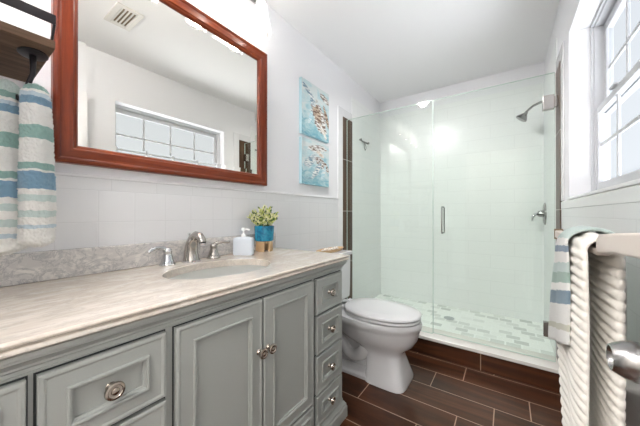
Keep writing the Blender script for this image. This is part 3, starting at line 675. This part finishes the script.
# valve
va = thing('shower_valve', (XW - .007, 2.97, 1.09), 'chrome shower valve with round plate and lever on the right shower wall', 'shower valve')
MB().lathe([(0, 0), (.095, 0), (.094, -.006), (.080, -.012), (.030, -.014), (.026, -.040), (.022, -.048), (0, -.050)], (XW - .0075, 2.97, 1.09), 'x', 36, cap=False).build('plate', M['nickel'], va, auto=40)
MB().tube([(XW - .050, 2.97, 1.09), (XW - .075, 2.97, 1.085), (XW - .090, 2.965, 1.065), (XW - .096, 2.96, 1.025)], [.014, .012, .009, .008], 12).build('lever', M['chrome'], va, smooth=True)
# squeegee hook on left shower wall
rh = thing('robe_hook', (.007, 2.60, 1.86), 'small nickel bar with a hanging ring on the left shower wall', 'hook')
MB().box(.0075, .014, 2.50, 2.70, 1.852, 1.866).lathe([(0, .0), (.012, 0), (.012, .018), (0, .019)], (.0135, 2.51, 1.859), 'x', 14, cap=False).lathe([(0, .0), (.012, 0), (.012, .018), (0, .019)], (.0135, 2.69, 1.859), 'x', 14, cap=False).build('bar', M['nickel'], rh, bevel=.001)
MB().tube([(.020, 2.60, 1.852), (.026, 2.585, 1.825), (.028, 2.578, 1.79), (.028, 2.60, 1.765), (.028, 2.622, 1.79), (.026, 2.615, 1.825), (.022, 2.603, 1.850)], .004, 8).build('ring', M['nickel'], rh, smooth=True)

# ------------------------------------------------------------------ wall shelf with rail and hook (upper left)
ws = thing('wall_shelf', (.0, 0, 1.510), 'dark brown wooden wall shelf with black metal rail, left of the mirror', 'shelf')
MB().box(.001, .318, -.285, .170, 1.510, 1.531).build('board', M['board'], ws, bevel=.0015)
w = MB().box(.318, .324, -.285, .170, 1.571, 1.594)
w.build('rail', M['black_metal'], ws, bevel=.001)
MB().tube([(.320, .168, 1.572), (.285, .169, 1.545), (.275, .168, 1.531)], .003, 8).build('rail_post', M['black_metal'], ws, smooth=True)
for hy in (.141, -.12):
    p = MB().lathe([(0, 0), (.030, 0), (.030, -.003), (.020, -.006), (0, -.006)], (.245, hy, 1.5098), n=28, cap=False, sx=1.2, sy=.95)
    p.build('hook_plate', M['black_metal'], ws, auto=40)
    MB().tube([(.245, hy, 1.505), (.245, hy, 1.475), (.246, hy - .001, 1.455), (.240, hy - .006, 1.435), (.232, hy - .012, 1.412), (.226, hy - .018, 1.395), (.228, hy - .022, 1.385), (.236, hy - .024, 1.385), (.242, hy - .024, 1.392)], [.0075, .006, .0055, .0055, .0055, .0055, .0055, .0055, .006], 10).build('hook', M['black_metal'], ws, smooth=True)
# striped towel on hook: two full lobes
def lobe(mb, cx, cy, rx, ry, ztop, zbot, seed, lean=0, n=26, m=44, ang=0):
    rnd = random.Random(seed); ph = [rnd.random()*6 for _ in range(6)]; rs = []
    for k in range(m + 1):
        t = k/m; z = ztop + (zbot - ztop)*t
        # rounded shoulder at the top, blunt hem at the foot
        e = min(1, math.sqrt(max(0, 1 - (1 - min(t/.10, 1))**2)) + .02) * min(1, math.sqrt(max(0, 1 - (1 - min((1 - t)/.02, 1))**2)) + .12)
        grow = .80 + .20*min(1, t*1.6)
        ring = []
        for i in range(n):
            a = 2*PI*i/n
            w = 1 + .05*math.sin(3*a + ph[0] + 2*t) + .03*math.sin(5*a + ph[1] - 5*t) + .02*math.sin(14*t + ph[2] + a)
            x, y = rx*e*grow*w*math.cos(a), ry*e*grow*w*math.sin(a)
            ring.append((cx + x*math.cos(ang) - y*math.sin(ang), cy + lean*t + x*math.sin(ang) + y*math.cos(ang), z + .004*math.sin(2*a + ph[3])*min(1, t*4)))
        rs.append(ring)
    mb.rings(rs)
tw = thing('hanging_towel', (.24, .13, 1.0), 'thick white terry towel striped teal and blue, hanging from the shelf hook', 'towel')
mb = MB(); lobe(mb, .252, .146, .030, .034, 1.432, 1.004, 3, .002); mb.build('towel_fold', M['towel_stripe'], tw, smooth=True)
mb = MB(); lobe(mb, .196, .098, .042, .040, 1.440, .985, 5, .004); mb.build('towel_fold', M['towel_stripe_low'], tw, smooth=True)
for o in list(tw.children):
    t_ = bpy.data.textures.new('terry', 'CLOUDS'); t_.noise_scale = .0045
    s_ = o.modifiers.new('s', 'SUBSURF'); s_.levels = s_.render_levels = 2
    dmod = o.modifiers.new('d', 'DISPLACE'); dmod.texture = t_; dmod.strength = .010; dmod.texture_coords = 'GLOBAL'

# ------------------------------------------------------------------ towel rail and towels on the right
tr = thing('towel_rail', (1.437, 1.1, 1.0), 'cream painted towel rail on the right wall carrying two towels', 'towel rail')
rx0, rx1 = 1.424, 1.448
rs = []
for y, z0, z1 in ((1.46, .992, 1.022), (1.2, .994, 1.016), (.846, .997, 1.012), (.839, 1.001, 1.020), (.833, 1.005, 1.038), (.820, 1.004, 1.046), (.72, 1.016, 1.054), (.60, 1.022, 1.062), (.565, 1.024, 1.064)):
    rs.append([(rx0, y, z0), (rx1, y, z0), (rx1, y, z1), (rx0, y, z1)])
MB().rings(rs).build('bar', M['rail'], tr, bevel=.004, seg=3)
for y, z in ((1.43, 1.000), (.715, 1.034)):
    MB().tube([(rx1 - .001, y, z), (1.475, y, z - .006), (1.505, y, z - .010), (XW - .007, y, z - .010)], [.009, .008, .008, .009], 12).lathe([(0, 0), (.024, 0), (.022, -.006), (.010, -.009), (0, -.009)], (XW - .0065, y, z - .010), 'x', 20, cap=False).build('bracket', M['nickel'], tr, auto=40)
MB().box(rx0 - .002, rx1 + .002, 1.461, 1.466, .986, 1.028).build('end_cap', M['bronze'], tr, bevel=.001)

def drape(name, y0, y1, x_front, x_back, ztop, zf, zb, th, m, label, rib=0, ribp=.021, taper=None, lift=0, seed=1, nv=16, wav=.004):
    """cloth folded over the rail: closed cross-section lofted along y"""
    ph = random.Random(seed).random()*6
    xm = (x_front + x_back)/2; r = (x_back - x_front)/2
    path = []; step = ribp/7 if rib else .01
    nf = int((ztop - r - zf)/step); nb = int((ztop - r - zb)/step)
    for k in range(nf): path.append((x_front, zf + (ztop - r - zf)*k/nf, 'f'))
    for k in range(17): a = PI - PI*k/16; path.append((xm + r*math.cos(a), ztop - r + r*math.sin(a), 't'))
    for k in range(1, nb + 1): path.append((x_back, ztop - r - (ztop - r - zb)*k/nb, 'b'))
    L = []; s_ = 0; prev = path[0]
    for p in path: s_ += math.hypot(p[0] - prev[0], p[1] - prev[1]); prev = p; L.append(s_)
    go, gi_ = [], []; npath = len(path)
    for i, (x, z, kx_) in enumerate(path):
        a, b_ = path[max(0, i - 1)], path[min(npath - 1, i + 1)]
        tx, tz = b_[0] - a[0], b_[1] - a[1]; ln = math.hypot(tx, tz) or 1; nx, nz = -tz/ln, tx/ln
        ro, ri = [], []
        for j in range(nv + 1):
            v = j/nv; y = y0 + (y1 - y0)*v; depth = max(0, ztop - z)
            if taper: y = taper(v, z, y0, y1, kx_)
            zz = z + lift*(1 - v)*min(1, depth/max(.01, ztop - zf))
            wv = wav*math.sin(v*9 + ph + depth*3)*min(1, depth*5)
            ed = 1 - .6*max(0, abs(v - .5)*2 - .85)/.15
            bulge = (abs(math.sin(PI*(L[i]/ribp + .10*math.sin(v*5 + ph))))**.7)*rib if rib else 0
            ro.append((x + nx*(th*.5 + bulge)*ed + wv*(1 if kx_ == 'f' else .4 if kx_ == 'b' else 0), y, zz + nz*(th*.5 + bulge)*ed))
            bi = bulge if kx_ == 'b' else 0
            ri.append((x - nx*(th*.5 + bi)*ed + wv*(1 if kx_ == 'f' else .4 if kx_ == 'b' else 0), y, zz - nz*(th*.5 + bi)*ed))
        go.append(ro); gi_.append(ri)
    mb = MB(); mb.rings([a + b_[::-1] for a, b_ in zip(go, gi_)])
    o = mb.build(name, m, None, smooth=True)
    uv = o.data.uv_layers.new(name='UVMap'); W_ = 2*(nv + 1)
    for lp in o.data.loops:
        row, c = divmod(lp.vertex_index, W_); c = c if c <= nv else W_ - 1 - c
        uv.data[lp.index].uv = (c/nv, L[row])
    return tag(o, label, 'towel')
def tp_cream(v, z, y0, y1, k):
    d = max(0, 1.04 - z)
    far = y1 - (.20*min(1, max(0, (d - .36)/.36)) if k == 'f' else 0)
    return y0 + (far - y0)*v
drape('ribbed_towel', .842, 1.185, 1.409, 1.463, 1.032, .28, .30, .010, M['towel_cream'], 'cream ribbed towel folded over the rail, behind the striped towel', rib=.0080, ribp=.0235, taper=tp_cream, seed=4, nv=18)
drape('striped_towel', .920, 1.195, 1.386, 1.486, 1.052, .665, .70, .010, M['towel_stripe2'], 'white towel with blue and green stripes laid over the cream towel', lift=.09, seed=8, nv=22, wav=.007, taper=lambda v, z, a, b, k: a + (b - .15*max(0, min(1, 1 - (1.05 - z)/.36)) - a)*v)
